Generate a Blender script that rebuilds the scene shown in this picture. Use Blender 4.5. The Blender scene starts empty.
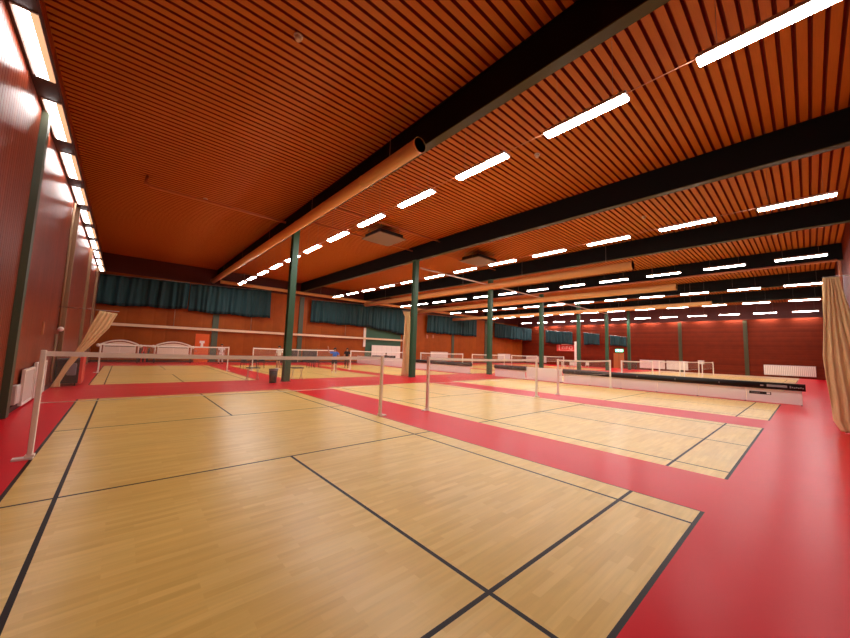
import bpy, bmesh, math, random
from mathutils import Matrix, Vector
random.seed(7)
S = bpy.context.scene
C = S.collection

# ------------------------------------------------------------------ camera, world, exposure
def rot(ax, a): return Matrix.Rotation(a, 4, ax)
cam_d = bpy.data.cameras.new('camera'); cam = bpy.data.objects.new('camera', cam_d); C.objects.link(cam)
cam_d.sensor_width = 36.0; cam_d.sensor_fit = 'HORIZONTAL'; cam_d.lens = 339.533 / 850 * 36.0
cam_d.clip_start = 0.05; cam_d.clip_end = 300
cam.matrix_world = Matrix.Translation((0.8711, -0.8943, 1.7608)) @ rot('Z', -0.7230) @ rot('X', 0.0929) @ rot('Y', -0.0337) @ rot('X', math.pi / 2)
S.camera = cam
world = bpy.data.worlds.new('world'); S.world = world; world.use_nodes = True
world.node_tree.nodes['Background'].inputs[0].default_value = (1.0, 0.8, 0.65, 1)
world.node_tree.nodes['Background'].inputs[1].default_value = 0.006
S.view_settings.view_transform = 'Standard'
try: S.view_settings.look = 'None'
except Exception: pass
S.view_settings.gamma = 1.0
S.view_settings.use_curve_mapping = False
S.view_settings.exposure = 2.08
LAMP = 16.0        # strength of the tube diffusers
# ------------------------------------------------------------------ materials
def lin(c):
    def f(v):
        v /= 255.0
        return v / 12.92 if v <= 0.04045 else ((v + 0.055) / 1.055) ** 2.4
    return (f(c[0]), f(c[1]), f(c[2]), 1)
MATS = {}
def mat(name, col, rough=0.5, metal=0.0, emit=None, strength=0, alpha=None, spec=0.5, noise=0, nscale=4.0, bump=0, stretch=(1, 1, 1)):
    m = bpy.data.materials.new(name); m.use_nodes = True; nt = m.node_tree
    b = nt.nodes['Principled BSDF']
    b.inputs['Base Color'].default_value = lin(col); b.inputs['Roughness'].default_value = rough
    b.inputs['Metallic'].default_value = metal; b.inputs['Specular IOR Level'].default_value = spec
    if emit:
        b.inputs['Emission Color'].default_value = lin(emit); b.inputs['Emission Strength'].default_value = strength
    if alpha is not None: b.inputs['Alpha'].default_value = alpha
    if noise or bump:
        tc = nt.nodes.new('ShaderNodeTexCoord'); mp = nt.nodes.new('ShaderNodeMapping'); n = nt.nodes.new('ShaderNodeTexNoise')
        mp.inputs['Scale'].default_value = stretch; n.inputs['Scale'].default_value = nscale; n.inputs['Detail'].default_value = 4
        nt.links.new(tc.outputs['Object'], mp.inputs[0]); nt.links.new(mp.outputs[0], n.inputs['Vector'])
        if noise:
            r = nt.nodes.new('ShaderNodeMapRange'); r.inputs[3].default_value = 1 - noise; r.inputs[4].default_value = 1 + noise
            h = nt.nodes.new('ShaderNodeHueSaturation'); h.inputs['Color'].default_value = lin(col)
            nt.links.new(n.outputs['Fac'], r.inputs[0]); nt.links.new(r.outputs[0], h.inputs['Value']); nt.links.new(h.outputs[0], b.inputs['Base Color'])
        if bump:
            bp = nt.nodes.new('ShaderNodeBump'); bp.inputs['Strength'].default_value = bump; bp.inputs['Distance'].default_value = 0.02
            nt.links.new(n.outputs['Fac'], bp.inputs['Height']); nt.links.new(bp.outputs[0], b.inputs['Normal'])
    MATS[name] = m; return m

def wood_floor(name, c1, c2, c3):
    """strip parquet: boards 7 cm wide running along X, random lengths and tones"""
    m = bpy.data.materials.new(name); m.use_nodes = True; nt = m.node_tree; N = nt.nodes; L = nt.links
    b = N['Principled BSDF']
    tc = N.new('ShaderNodeTexCoord')
    br = N.new('ShaderNodeTexBrick'); br.offset = 0.37; br.offset_frequency = 2; br.squash = 1.0
    br.inputs['Scale'].default_value = 1.0; br.inputs['Brick Width'].default_value = 0.55; br.inputs['Row Height'].default_value = 0.07
    br.inputs['Mortar Size'].default_value = 0.0012; br.inputs['Mortar Smooth'].default_value = 0.3; br.inputs['Bias'].default_value = 0
    br.inputs['Color1'].default_value = (0, 0, 0, 1); br.inputs['Color2'].default_value = (1, 1, 1, 1); br.inputs['Mortar'].default_value = (0.35, 0.35, 0.35, 1)
    L.new(tc.outputs['Object'], br.inputs['Vector'])
    ramp = N.new('ShaderNodeValToRGB'); e = ramp.color_ramp.elements
    e[0].color = lin(c1); e[0].position = 0; e[1].color = lin(c3); e[1].position = 1
    x = e.new(0.5); x.color = lin(c2)
    L.new(br.outputs['Color'], ramp.inputs[0])
    mp = N.new('ShaderNodeMapping'); mp.inputs['Scale'].default_value = (1.2, 16, 1)
    L.new(tc.outputs['Object'], mp.inputs[0])
    n = N.new('ShaderNodeTexNoise'); n.inputs['Scale'].default_value = 1.5; n.inputs['Detail'].default_value = 6
    L.new(mp.outputs[0], n.inputs['Vector'])
    r = N.new('ShaderNodeMapRange'); r.inputs[1].default_value = 0.25; r.inputs[2].default_value = 0.75; r.inputs[3].default_value = 0.92; r.inputs[4].default_value = 1.06
    L.new(n.outputs['Fac'], r.inputs[0])
    n2 = N.new('ShaderNodeTexNoise'); n2.inputs['Scale'].default_value = 0.7; n2.inputs['Detail'].default_value = 3
    L.new(tc.outputs['Object'], n2.inputs['Vector'])
    r2 = N.new('ShaderNodeMapRange'); r2.inputs[1].default_value = 0.3; r2.inputs[2].default_value = 0.7; r2.inputs[3].default_value = 0.95; r2.inputs[4].default_value = 1.05
    L.new(n2.outputs['Fac'], r2.inputs[0])
    mu = N.new('ShaderNodeMath'); mu.operation = 'MULTIPLY'; L.new(r.outputs[0], mu.inputs[0]); L.new(r2.outputs[0], mu.inputs[1])
    h = N.new('ShaderNodeHueSaturation'); L.new(ramp.outputs[0], h.inputs['Color']); L.new(mu.outputs[0], h.inputs['Value'])
    L.new(h.outputs[0], b.inputs['Base Color'])
    rr = N.new('ShaderNodeMapRange'); rr.inputs[3].default_value = 0.24; rr.inputs[4].default_value = 0.38
    L.new(n2.outputs['Fac'], rr.inputs[0]); L.new(rr.outputs[0], b.inputs['Roughness'])
    b.inputs['Specular IOR Level'].default_value = 0.3
    MATS[name] = m; return m

def cladding(name, c1, c2, axis, pitch, rough=0.35, bump=0.6, spec=0.5):
    """board cladding: grooves repeating along one axis, each board its own tone"""
    m = bpy.data.materials.new(name); m.use_nodes = True; nt = m.node_tree; N = nt.nodes; L = nt.links
    b = N['Principled BSDF']; tc = N.new('ShaderNodeTexCoord'); sp = N.new('ShaderNodeSeparateXYZ'); L.new(tc.outputs['Object'], sp.inputs[0])
    d = N.new('ShaderNodeMath'); d.operation = 'DIVIDE'; d.inputs[1].default_value = pitch; L.new(sp.outputs[axis], d.inputs[0])
    fr = N.new('ShaderNodeMath'); fr.operation = 'FRACT'; L.new(d.outputs[0], fr.inputs[0])
    fl = N.new('ShaderNodeMath'); fl.operation = 'FLOOR'; L.new(d.outputs[0], fl.inputs[0])
    wn = N.new('ShaderNodeTexWhiteNoise'); wn.noise_dimensions = '1D'; L.new(fl.outputs[0], wn.inputs['W'])
    mx = N.new('ShaderNodeMix'); mx.data_type = 'RGBA'; mx.inputs[6].default_value = lin(c1); mx.inputs[7].default_value = lin(c2)
    L.new(wn.outputs['Value'], mx.inputs[0])
    pp = N.new('ShaderNodeMath'); pp.operation = 'PINGPONG'; pp.inputs[1].default_value = 0.5; L.new(fr.outputs[0], pp.inputs[0])
    rg = N.new('ShaderNodeMapRange'); rg.inputs[1].default_value = 0.0; rg.inputs[2].default_value = 0.14; L.new(pp.outputs[0], rg.inputs[0])
    bp = N.new('ShaderNodeBump'); bp.inputs['Strength'].default_value = bump; bp.inputs['Distance'].default_value = 0.02
    L.new(rg.outputs[0], bp.inputs['Height']); L.new(bp.outputs[0], b.inputs['Normal'])
    n = N.new('ShaderNodeTexNoise'); n.inputs['Scale'].default_value = 1.3; n.inputs['Detail'].default_value = 3; L.new(tc.outputs['Object'], n.inputs['Vector'])
    r = N.new('ShaderNodeMapRange'); r.inputs[3].default_value = 0.75; r.inputs[4].default_value = 1.25; L.new(n.outputs['Fac'], r.inputs[0])
    h = N.new('ShaderNodeHueSaturation'); L.new(mx.outputs[2], h.inputs['Color']); L.new(r.outputs[0], h.inputs['Value'])
    L.new(h.outputs[0], b.inputs['Base Color']); b.inputs['Roughness'].default_value = rough; b.inputs['Specular IOR Level'].default_value = spec
    MATS[name] = m; return m

def net_material(name, col, cell, wire, dens=None):
    """knotted netting: opaque twine on a square grid, open holes between"""
    m = bpy.data.materials.new(name); m.use_nodes = True; nt = m.node_tree; N = nt.nodes; L = nt.links
    b = N['Principled BSDF']; b.inputs['Base Color'].default_value = lin(col); b.inputs['Roughness'].default_value = 0.8
    if dens is not None:
        b.inputs['Alpha'].default_value = dens
    else:
        tc = N.new('ShaderNodeTexCoord'); sp = N.new('ShaderNodeSeparateXYZ'); L.new(tc.outputs['UV'], sp.inputs[0]); o = []
        for ax in (0, 1):
            d = N.new('ShaderNodeMath'); d.operation = 'DIVIDE'; d.inputs[1].default_value = cell; L.new(sp.outputs[ax], d.inputs[0])
            f = N.new('ShaderNodeMath'); f.operation = 'FRACT'; L.new(d.outputs[0], f.inputs[0])
            g = N.new('ShaderNodeMath'); g.operation = 'LESS_THAN'; g.inputs[1].default_value = wire / cell; L.new(f.outputs[0], g.inputs[0]); o.append(g)
        mxx = N.new('ShaderNodeMath'); mxx.operation = 'MAXIMUM'; L.new(o[0].outputs[0], mxx.inputs[0]); L.new(o[1].outputs[0], mxx.inputs[1])
        L.new(mxx.outputs[0], b.inputs['Alpha'])
    MATS[name] = m; return m

wood_floor('court_parquet', (228, 188, 98), (234, 196, 106), (240, 204, 116))
mat('red_floor', (222, 18, 36), 0.28, noise=0.06, nscale=1.2, spec=0.08)
mat('line_black', (30, 16, 12), 0.45, spec=0.15)
mat('line_pale', (232, 150, 140), 0.4)
mat('hall_floor_tan', (214, 170, 130), 0.35, noise=0.05)
mat('batten', (194, 114, 32), 0.5, noise=0.12, nscale=6, stretch=(0.4, 8, 1))
mat('groove_red', (138, 42, 10), 0.8)
cladding('wall_boards_vertical', (124, 48, 24), (146, 62, 32), 1, 0.14, 0.33, 0.9, 0.3)
cladding('wall_boards_end', (152, 74, 18), (164, 82, 22), 0, 0.9, 0.5, 0.4, 0.2)
cladding('wall_boards_far', (100, 30, 6), (112, 36, 8), 2, 0.3, 0.6, 0.4, 0.15)
mat('plinth_dark', (60, 24, 18), 0.6)
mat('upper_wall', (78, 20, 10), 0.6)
mat('beam_black', (10, 9, 8), 0.7, spec=0.2)
mat('beam_flange', (78, 74, 40), 0.6, spec=0.2)
mat('column_green', (46, 92, 62), 0.45, noise=0.08)
mat('pilaster_green', (74, 84, 62), 0.5)
mat('trim_olive', (62, 56, 22), 0.6)
mat('rail_cream', (238, 206, 168), 0.5)
mat('pilaster_tan', (150, 118, 84), 0.5)
mat('duct_tan', (226, 168, 104), 0.45, noise=0.04)
mat('pipe_tan', (190, 120, 84), 0.5)
mat('white_paint', (250, 240, 226), 0.4)
mat('white_plastic', (220, 205, 196), 0.5)
mat('diffuser', (255, 250, 244), 0.4, emit=(255, 250, 248), strength=LAMP)
mat('side_panel_glow', (225, 190, 150), 0.5, emit=(255, 196, 150), strength=0.22)  # weak emission added so the tan rim looks lit by its lamp
mat('wall_diffuser', (255, 250, 244), 0.4, emit=(255, 250, 248), strength=4.5)
mat('lamp_housing', (205, 190, 178), 0.5)
mat('curtain_green', (24, 62, 66), 0.8, noise=0.15, nscale=2)
mat('curtain_hem', (16, 44, 48), 0.85)
mat('net_tape', (255, 246, 236), 0.6)
net_material('badminton_netting', (225, 200, 190), 0.03, 0.003, dens=0.14)
net_material('divider_netting', (196, 164, 116), 0.05, 0.01)
mat('net_cloth', (246, 220, 164), 0.9, noise=0.1, nscale=7, stretch=(6, 6, 1), bump=0.2, spec=0.1)
mat('heater_grey', (128, 112, 92), 0.5)
mat('board_white', (244, 232, 224), 0.35)
mat('board_seam', (150, 120, 118), 0.5)
mat('rail_black', (18, 14, 14), 0.5)
mat('print_grey', (150, 138, 134), 0.6)
mat('radiator_white', (214, 200, 188), 0.45)
mat('orange_door', (232, 96, 16), 0.45)
mat('dark_grey', (26, 23, 23), 0.6)
mat('green_door', (52, 92, 66), 0.55)
mat('wood_door', (176, 104, 48), 0.5)
mat('banner_red', (216, 54, 40), 0.55)
mat('banner_print', (240, 196, 176), 0.55)
mat('exit_green', (40, 190, 120), 0.4, emit=(90, 235, 170), strength=1.2)
mat('exit_white', (235, 255, 245), 0.4, emit=(225, 255, 240), strength=1.6)
mat('black_plastic', (24, 22, 24), 0.5)
mat('bag_grey', (120, 120, 126), 0.4)
mat('frame_white', (250, 238, 216), 0.5)
mat('panel_cream', (240, 224, 198), 0.5)
mat('skin', (196, 140, 112), 0.5)
mat('shirt_blue', (70, 120, 215), 0.7)
mat('shirt_white', (232, 222, 214), 0.7)
mat('shirt_black', (26, 24, 28), 0.7)
mat('shorts_black', (24, 22, 30), 0.7)
mat('hair_dark', (36, 24, 18), 0.7)
mat('steel', (150, 140, 132), 0.35, metal=0.8)

# ------------------------------------------------------------------ mesh helpers
def bx(bm, lo, hi, mi=0):
    x0, y0, z0 = lo; x1, y1, z1 = hi
    v = [bm.verts.new(p) for p in ((x0,y0,z0),(x1,y0,z0),(x1,y1,z0),(x0,y1,z0),(x0,y0,z1),(x1,y0,z1),(x1,y1,z1),(x0,y1,z1))]
    fs = []
    for f in ((3,2,1,0),(4,5,6,7),(0,1,5,4),(1,2,6,5),(2,3,7,6),(3,0,4,7)):
        fc = bm.faces.new([v[i] for i in f]); fc.material_index = mi; fs.append(fc)
    return fs
def tube(bm, pts, r, n=10, cap=True, mi=0):
    pts = [Vector(p) for p in pts]; rings = []
    for i, p in enumerate(pts):
        t = (pts[min(i+1, len(pts)-1)] - pts[max(i-1, 0)]).normalized()
        up = Vector((0,0,1)) if abs(t.z) < 0.9 else Vector((1,0,0))
        a = t.cross(up).normalized(); b = t.cross(a).normalized()
        rr = r[i] if isinstance(r, (list, tuple)) else r
        rings.append([bm.verts.new(p + a*rr*math.cos(2*math.pi*k/n) + b*rr*math.sin(2*math.pi*k/n)) for k in range(n)])
    for i in range(len(rings)-1):
        for k in range(n):
            f = bm.faces.new([rings[i][k], rings[i][(k+1)%n], rings[i+1][(k+1)%n], rings[i+1][k]]); f.smooth = True; f.material_index = mi
    if cap:
        bm.faces.new(rings[0][::-1]).material_index = mi; bm.faces.new(rings[-1]).material_index = mi
def obj(name, bm, mats, parent=None, bevel=0):
    bmesh.ops.recalc_face_normals(bm, faces=bm.faces)
    me = bpy.data.meshes.new(name); bm.to_mesh(me); bm.free()
    for m in (mats if isinstance(mats, (list, tuple)) else [mats]): me.materials.append(MATS[m])
    o = bpy.data.objects.new(name, me); C.objects.link(o)
    if parent: o.parent = parent
    if bevel:
        md = o.modifiers.new('bevel', 'BEVEL'); md.width = bevel; md.segments = 2; md.limit_method = 'ANGLE'
    return o
def box(name, lo, hi, m, parent=None, bevel=0):
    bm = bmesh.new(); bx(bm, lo, hi); return obj(name, bm, m, parent, bevel)
def pipe(name, pts, r, m, parent=None, n=10):
    bm = bmesh.new(); tube(bm, pts, r, n); return obj(name, bm, m, parent)
def tag(o, label, cat, group=None):
    o['label'] = label; o['category'] = cat
    if group: o['group'] = group
    return o
def thing(name, label, cat, loc=(0,0,0), rz=0, group=None):
    o = bpy.data.objects.new(name, None); C.objects.link(o); o.location = loc; o.rotation_euler = (0,0,rz); o.empty_display_size = 0.2
    return tag(o, label, cat, group)
def struct(o): o['kind'] = 'structure'; return o
def dup(root, loc, rz=None, label=None, group=None):
    r = root.copy(); C.objects.link(r); r.location = loc
    if rz is not None: r.rotation_euler = (0,0,rz)
    if label: r['label'] = label
    if group: r['group'] = group
    for ch in list(root.children):
        c = ch.copy(); C.objects.link(c); c.parent = r
        for g in ch.children:
            d = g.copy(); C.objects.link(d); d.parent = c
    return r
ORD = ['first','second','third','fourth','fifth','sixth','seventh','eighth','ninth','tenth','eleventh','twelfth','thirteenth','fourteenth']

XW, XF, YN, YE, ZC = -1.0, 60.0, -2.45, 36.8, 8.85   # left wall, far wall, near wall, end wall, ceiling
# ------------------------------------------------------------------ floor with the courts painted into one sheet
ROW1 = [0.0, 7.77, 15.7, 23.6, 31.4, 39.1, 46.9]
ROW2 = [0.0, 7.6, 15.1, 22.8, 30.5, 38.2, 46.0]
RY = [(0.0, 13.4, ROW1), (17.7, 31.1, ROW2)]
LW = 0.04
xs = {XW, XF}; ys = {YN, YE, 16.02, 16.07}
for y0, y1, row in RY:
    for yl in (0.0, 0.76-LW/2, 0.76+LW/2, 4.72-LW/2, 4.72+LW/2, 8.68-LW/2, 8.68+LW/2, 12.64-LW/2, 12.64+LW/2, 13.4-LW, 13.4, LW): ys.add(y0+yl)
    for x0 in row:
        for xl in (0.0, LW, 0.46-LW/2, 0.46+LW/2, 3.05-LW/2, 3.05+LW/2, 5.64-LW/2, 5.64+LW/2, 6.1-0.018, 6.1): xs.add(x0+xl)
xs = sorted(xs); ys = sorted(ys)
def uniq(a):
    o = [a[0]]
    for v in a[1:]:
        if v - o[-1] > 1e-4: o.append(v)
    return o
xs, ys = uniq(xs), uniq(ys)
def cell(x, y):
    for y0, y1, row in RY:
        if y0 <= y <= y1:
            for x0 in row:
                if x0 <= x <= x0 + 6.1:
                    u, v = x-x0, y-y0
                    if v < LW or v > 13.4-LW: return 2
                    if u < (LW if x0 == 0 else 0.018) or u > 6.1-0.018: return 2
                    if abs(u-0.46) < LW/2 or abs(u-5.64) < LW/2: return 2
                    if abs(v-4.72) < LW/2 or abs(v-8.68) < LW/2 or abs(v-0.76) < LW/2: return 2
                    if abs(v-12.64) < LW/2 and y0 > 10: return 2
                    if abs(u-3.05) < LW/2 and (v < 4.72 or v > 8.68): return 2
                    return 0
    if 16.02 < y < 16.07 and x < 22: return 3
    if x > 22.4 and y > -0.7: return 4 if (y < 14.4) else 1
    return 1
bm = bmesh.new()
gv = [[bm.verts.new((x, y, 0)) for y in ys] for x in xs]
for i in range(len(xs)-1):
    for j in range(len(ys)-1):
        f = bm.faces.new((gv[i][j], gv[i+1][j], gv[i+1][j+1], gv[i][j+1]))
        f.material_index = cell((xs[i]+xs[i+1])/2, (ys[j]+ys[j+1])/2)
struct(obj('floor', bm, ['court_parquet', 'red_floor', 'line_black', 'line_pale', 'hall_floor_tan']))

# ------------------------------------------------------------------ ceiling: battens running across the hall with sides and grooves in a darker red
bm = bmesh.new()
P, D = 0.24, 0.11
prof = []; y = YN
while y < YE:
    prof += [(y, ZC+D), (y+0.03, ZC+D), (y+0.055, ZC), (y+0.22, ZC), (y+P, ZC+D)]
    y += P
rows = [(bm.verts.new((XW-0.1, a, z)), bm.verts.new((XF+0.1, a, z))) for a, z in prof]
for i in range(len(rows)-1):
    if (prof[i+1][0]-prof[i][0]) < 1e-6: continue
    f = bm.faces.new((rows[i][0], rows[i][1], rows[i+1][1], rows[i+1][0]))
    f.material_index = 1 if (prof[i][1] > ZC+0.01 or prof[i+1][1] > ZC+0.01) else 0
bmesh.ops.recalc_face_normals(bm, faces=bm.faces)
struct(obj('ceiling', bm, ['batten', 'groove_red']))
# ------------------------------------------------------------------ walls
struct(box('wall_left', (XW-0.25, YN-0.25, -0.05), (XW, YE+0.25, ZC+0.3), 'wall_boards_vertical'))
struct(box('wall_end', (XW, YE, -0.05), (XF, YE+0.25, 7.35), 'wall_boards_end'))
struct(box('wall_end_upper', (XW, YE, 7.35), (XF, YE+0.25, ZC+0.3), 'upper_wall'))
struct(box('wall_far', (XF, YN-0.25, -0.05), (XF+0.25, YE+0.25, ZC+0.3), 'wall_boards_far'))
struct(box('wall_near', (XW, YN-0.25, -0.05), (XF, YN, ZC+0.3), 'wall_boards_far'))
struct(box('roof_slab', (XW-0.25, YN-0.25, ZC+0.3), (XF+0.25, YE+0.25, ZC+0.5), 'beam_black')).name = 'ceiling_slab'
struct(box('baseboard_left', (XW, YN, 0), (XW+0.05, YE, 0.12), 'plinth_dark'))
struct(box('baseboard_end', (XW+0.05, YE-0.04, 0), (XF, YE, 0.14), 'plinth_dark'))
# pilasters on the left and end wall
for i, (y0, w, m) in enumerate(((10.65, 0.26, 'pilaster_green'), (18.3, 0.14, 'pilaster_tan'), (26.2, 0.2, 'pilaster_tan'), (33.0, 0.24, 'pilaster_tan'))):
    struct(box('trim_%d' % (i+1), (XW, y0, 0), (XW+0.12, y0+w, 7.3), m))
for i, x0 in enumerate((7.1, 15.3, 31.8, 39.9, 48.2)):
    struct(box('trim_%d' % (i+5), (x0, YE-0.12, 0), (x0+0.5, YE, 7.3), 'pilaster_green'))
for i, y0 in enumerate((4.2, 11.0)):
    struct(box('trim_%d' % (i+10), (XF-0.12, y0, 0), (XF, y0+0.4, 7.0), 'trim_olive'))

# ------------------------------------------------------------------ beams over the columns
BX = [7.1 + 8.2*k for k in range(7)]
for k, x in enumerate(BX[:6]):
    t = thing('steel_beam', 'black steel roof beam over the %s green column from the left' % ORD[k], 'beam', (x, YN, 7.85), group='roof beams')
    bm = bmesh.new()
    bx(bm, (0.03, 0.002, 0.03), (0.1, YE-YN-0.002, 0.98)); bx(bm, (-0.02, 0.002, 0.98), (0.22, YE-YN-0.002, 0.995)); obj('web', bm, 'beam_black', t)
    o = box('bottom_flange', (-0.02, 0.002, 0), (0.25, YE-YN-0.002, 0.03), 'beam_flange', t); o['label'] = 'olive lower flange'
t = thing('steel_beam', 'dark beam low in front of the far red wall above its glowing patches', 'beam', (58.6, YN, 6.95))
box('web', (-0.1, 0, 0), (0.1, YE-YN, 1.95), 'upper_wall', t)
t = thing('steel_channel', 'dark channel along the left wall top carrying the wall lights', 'channel', (XW+0.002, YN+0.002, 7.035))
box('channel_body', (0.0, 0, 0), (0.375, YE-YN-1.2, 0.14), 'plinth_dark', t)

# ------------------------------------------------------------------ columns
for k, x in enumerate(BX[:7]):
    t = thing('steel_column', 'green steel column, %s from the left in the row across the hall' % ORD[k], 'column', (x+0.02, 16.6, 0), group='steel columns')
    bm = bmesh.new(); H = 7.85 if k < 6 else 8.85
    bx(bm, (-0.15, -0.17, 0.02), (0.15, -0.13, H)); bx(bm, (-0.15, 0.13, 0.02), (0.15, 0.17, H)); bx(bm, (-0.1, -0.13, 0.02), (0.1, 0.13, H))
    obj('shaft', bm, 'column_green', t)
    box('base_plate', (-0.2, -0.2, 0), (0.2, 0.2, 0.02), 'column_green', t)
    if k < 6: box('cap_plate', (-0.2, -0.2, 7.82), (0.2, 0.2, 7.85), 'column_green', t)

# ------------------------------------------------------------------ ceiling lamps
def make_lamp(label, group, w=0.3, l=1.9, wire=1.539):
    t = thing('tube_light', label, 'ceiling light', group=group)
    bm = bmesh.new(); bx(bm, (-w/2, 0, 0.035), (w/2, l, 0.11)); obj('housing', bm, 'lamp_housing', t, 0.01)
    bm = bmesh.new()
    n = 8; ring0 = []; ring1 = []
    for i in range(n+1):
        a = math.pi*i/n; p = (-(w/2-0.02)*math.cos(a), 0.035-0.05*math.sin(a)**0.6 if 0 < i < n else 0.036)
        ring0.append(bm.verts.new((p[0], 0.03, p[1]))); ring1.append(bm.verts.new((p[0], l-0.03, p[1])))
    for i in range(n): bm.faces.new((ring0[i], ring0[i+1], ring1[i+1], ring1[i]))
    bm.faces.new(ring0); bm.faces.new(ring1[::-1]); obj('diffuser', bm, 'diffuser', t)
    for yy in (0.3, l-0.3): pipe('suspension_wire', [(0, yy, 0.11), (0, yy, wire)], 0.004, 'steel', t, 5)
    return t
ROWS = [('over the first bay of courts', 8.52), ('over the second bay', 18.0), ('over the third bay', 27.4), ('over the fourth bay', 36.6), ('over the fifth bay', 45.5), ('over the sixth bay', 55.4)]
proto = None
for r, (nm, x) in enumerate(ROWS):
    for k in range(12):
        y = (-1.64 if r == 0 else -1.76) + 3.07*k
        lb = 'white tube light, %s from the near wall in the row %s right of the left wall' % (ORD[k], nm)
        lb = 'hanging tube light %s, %s from the near wall' % (nm, ORD[k])
        if proto is None:
            proto = make_lamp(lb, 'tube lights ' + nm); proto.location = (x, y, 7.31)
        else: dup(proto, (x, y, 7.31), None, lb, 'tube lights ' + nm)
for k in range(12):
    dup(proto, (59.7, -1.64+3.07*k, 7.31), None, 'tube light against the far red wall behind the low beam, %s from the near wall' % ORD[k], 'tube lights at the far wall')
wl = None
for k in range(13):
    y = -1.3 + 2.84*k
    lb = 'wide boxy light on the left wall, %s from the near wall' % ORD[k]
    if wl is None:
        wl = thing('wall_light', lb, 'wall light', (XW+0.187, y, 7.0), group='lights along the left wall')
        w, l = 0.31, 1.93
        bm = bmesh.new(); bx(bm, (-w/2+0.03, 0, 0.008), (w/2+0.03, l, 0.033)); obj('housing', bm, 'lamp_housing', wl)
        box('diffuser', (-w/2+0.08, 0.02, -0.014), (w/2-0.06, l-0.02, 0.007), 'wall_diffuser', wl)
        o = box('side_panel', (w/2-0.058, 0, -0.02), (w/2+0.03, l, 0.007), 'side_panel_glow', wl); o['label'] = 'tan side panel with a weak added glow'
    else: dup(wl, (XW+0.187, y, 7.0), None, lb)
for r, (nm, x) in enumerate(ROWS[:2]):
    tag(pipe('lamp_cable', [(x, -1.9, 7.433), (x, 34.0, 7.433)], 0.012, 'pipe_tan'), 'thin cable linking the tube lights ' + nm, 'cable')

# ------------------------------------------------------------------ ducts, pipes, heaters, detectors under the ceiling
def duct(label, x, y0, y1, z, r):
    t = thing('air_duct', label, 'duct', (x, y0, z))
    pipe('duct_body', [(0, 0, 0), (0, y1-y0, 0)], r, 'duct_tan', t, 24)
    for q in range(0, int((y1-y0)/3)): pipe('seam_band', [(0, q*3, 0), (0, q*3+0.04, 0)], r+0.01, 'duct_tan', t, 24)
    q = 1.5
    while q < y1-y0:
        pipe('hanger', [(0, q, r), (0, q, 8.84-z)], 0.01, 'steel', t, 5); q += 6
duct('long round tan duct beside the nearest black beam', 6.72, 6.2, 36.0, 7.6, 0.21)
duct('round tan duct beside the third beam from the left', 23.05, 5.8, 35.5, 7.2, 0.25)
duct('round tan duct beside the fourth beam from the left', 31.2, 5.4, 36.0, 7.1, 0.25)
duct('short-looking tan duct beside the fifth beam, farthest of the ducts', 39.3, 4.6, 36.0, 6.75, 0.2)
t = thing('air_duct', 'tan crossing duct along the end wall above the green curtains', 'duct', (7.3, 35.9, 7.62))
pipe('duct_body', [(0, 0, 0), (42.5, 0, 0)], 0.17, 'duct_tan', t, 20)
for q in range(6):
    pipe('hanger', [(2+q*8, 0, 0.17), (2+q*8, 0, 1.23)], 0.01, 'steel', t, 5)
def heater(label, x0, x1, y0, y1, z):
    t = thing('ceiling_heater', label, 'heater', (x0, y0, z))
    w, l = x1-x0, y1-y0
    bm = bmesh.new(); bx(bm, (0.15, 0.15, 0.06), (w-0.15, l-0.15, 0.3)); obj('casing', bm, 'dark_grey', t, 0.02)
    box('grille', (0, 0, 0), (w, l, 0.05), 'heater_grey', t, 0.01)
    for a, b in ((0.3, 0.3), (w-0.3, 0.3), (0.3, l-0.3), (w-0.3, l-0.3)): pipe('hanger', [(a, b, 0.3), (a, b, ZC-z)], 0.012, 'steel', t, 5)
heater('flat grey ceiling heater between the first two black beams', 10.9, 12.8, 14.5, 16.4, 8.2)
heater('flat grey ceiling heater behind the second black beam', 18.3, 20.6, 13.6, 15.4, 8.2)
def cpipe(label, pts, r=0.04, m='pipe_tan'): tag(pipe('ceiling_pipe', pts, r, m), label, 'pipe')
cpipe('thin pipe across the ceiling of the left bay, ending in an upturned end', [(1.05, 17.6, 8.84), (1.0, 17.6, 8.5), (1.2, 17.6, 8.42), (6.9, 17.6, 8.42)], 0.06)
cpipe('ceiling pipe running past the grey heater toward the second column', [(7.4, 16.9, 8.55), (15.2, 16.9, 8.55)])
cpipe('ceiling pipe in front of the grey heater between the first two beams', [(7.4, 14.2, 8.6), (15.2, 14.2, 8.6)])
cpipe('ceiling pipe behind the second beam toward the third column', [(15.5, 15.9, 8.55), (23.2, 15.9, 8.55)])
cpipe('pale thin pipe linking the columns below the beams', [(15.6, 16.45, 7.35), (48.0, 16.45, 7.35)], 0.05, 'white_plastic')
cpipe('salmon pipe along the fourth beam that turns down the near wall', [(31.45, 30, 7.8), (31.45, -2.2, 7.8), (31.45, -2.3, 7.7), (31.45, -2.3, 0.3)], 0.07)
for (x, y, lb) in ((3.27, 6.54, 'round smoke detector on the battens nearest the camera'), (3.3, 18.5, 'small detector beside the thin pipe in the left bay'),
                   (11.3, 5.2, 'small detector beyond the tube lights in the second bay'), (19.9, 4.3, 'small detector behind the second black beam')):
    t = thing('smoke_detector', lb, 'detector', (x, y, ZC))
    bm = bmesh.new(); tube(bm, [(0,0,0.0),(0,0,-0.03)], 0.1, 16); obj('base', bm, 'white_plastic', t)
    bm = bmesh.new(); tube(bm, [(0,0,-0.03),(0,0,-0.09),(0,0,-0.13)], [0.07, 0.075, 0.04], 16); obj('sensor', bm, 'white_plastic', t)

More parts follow.
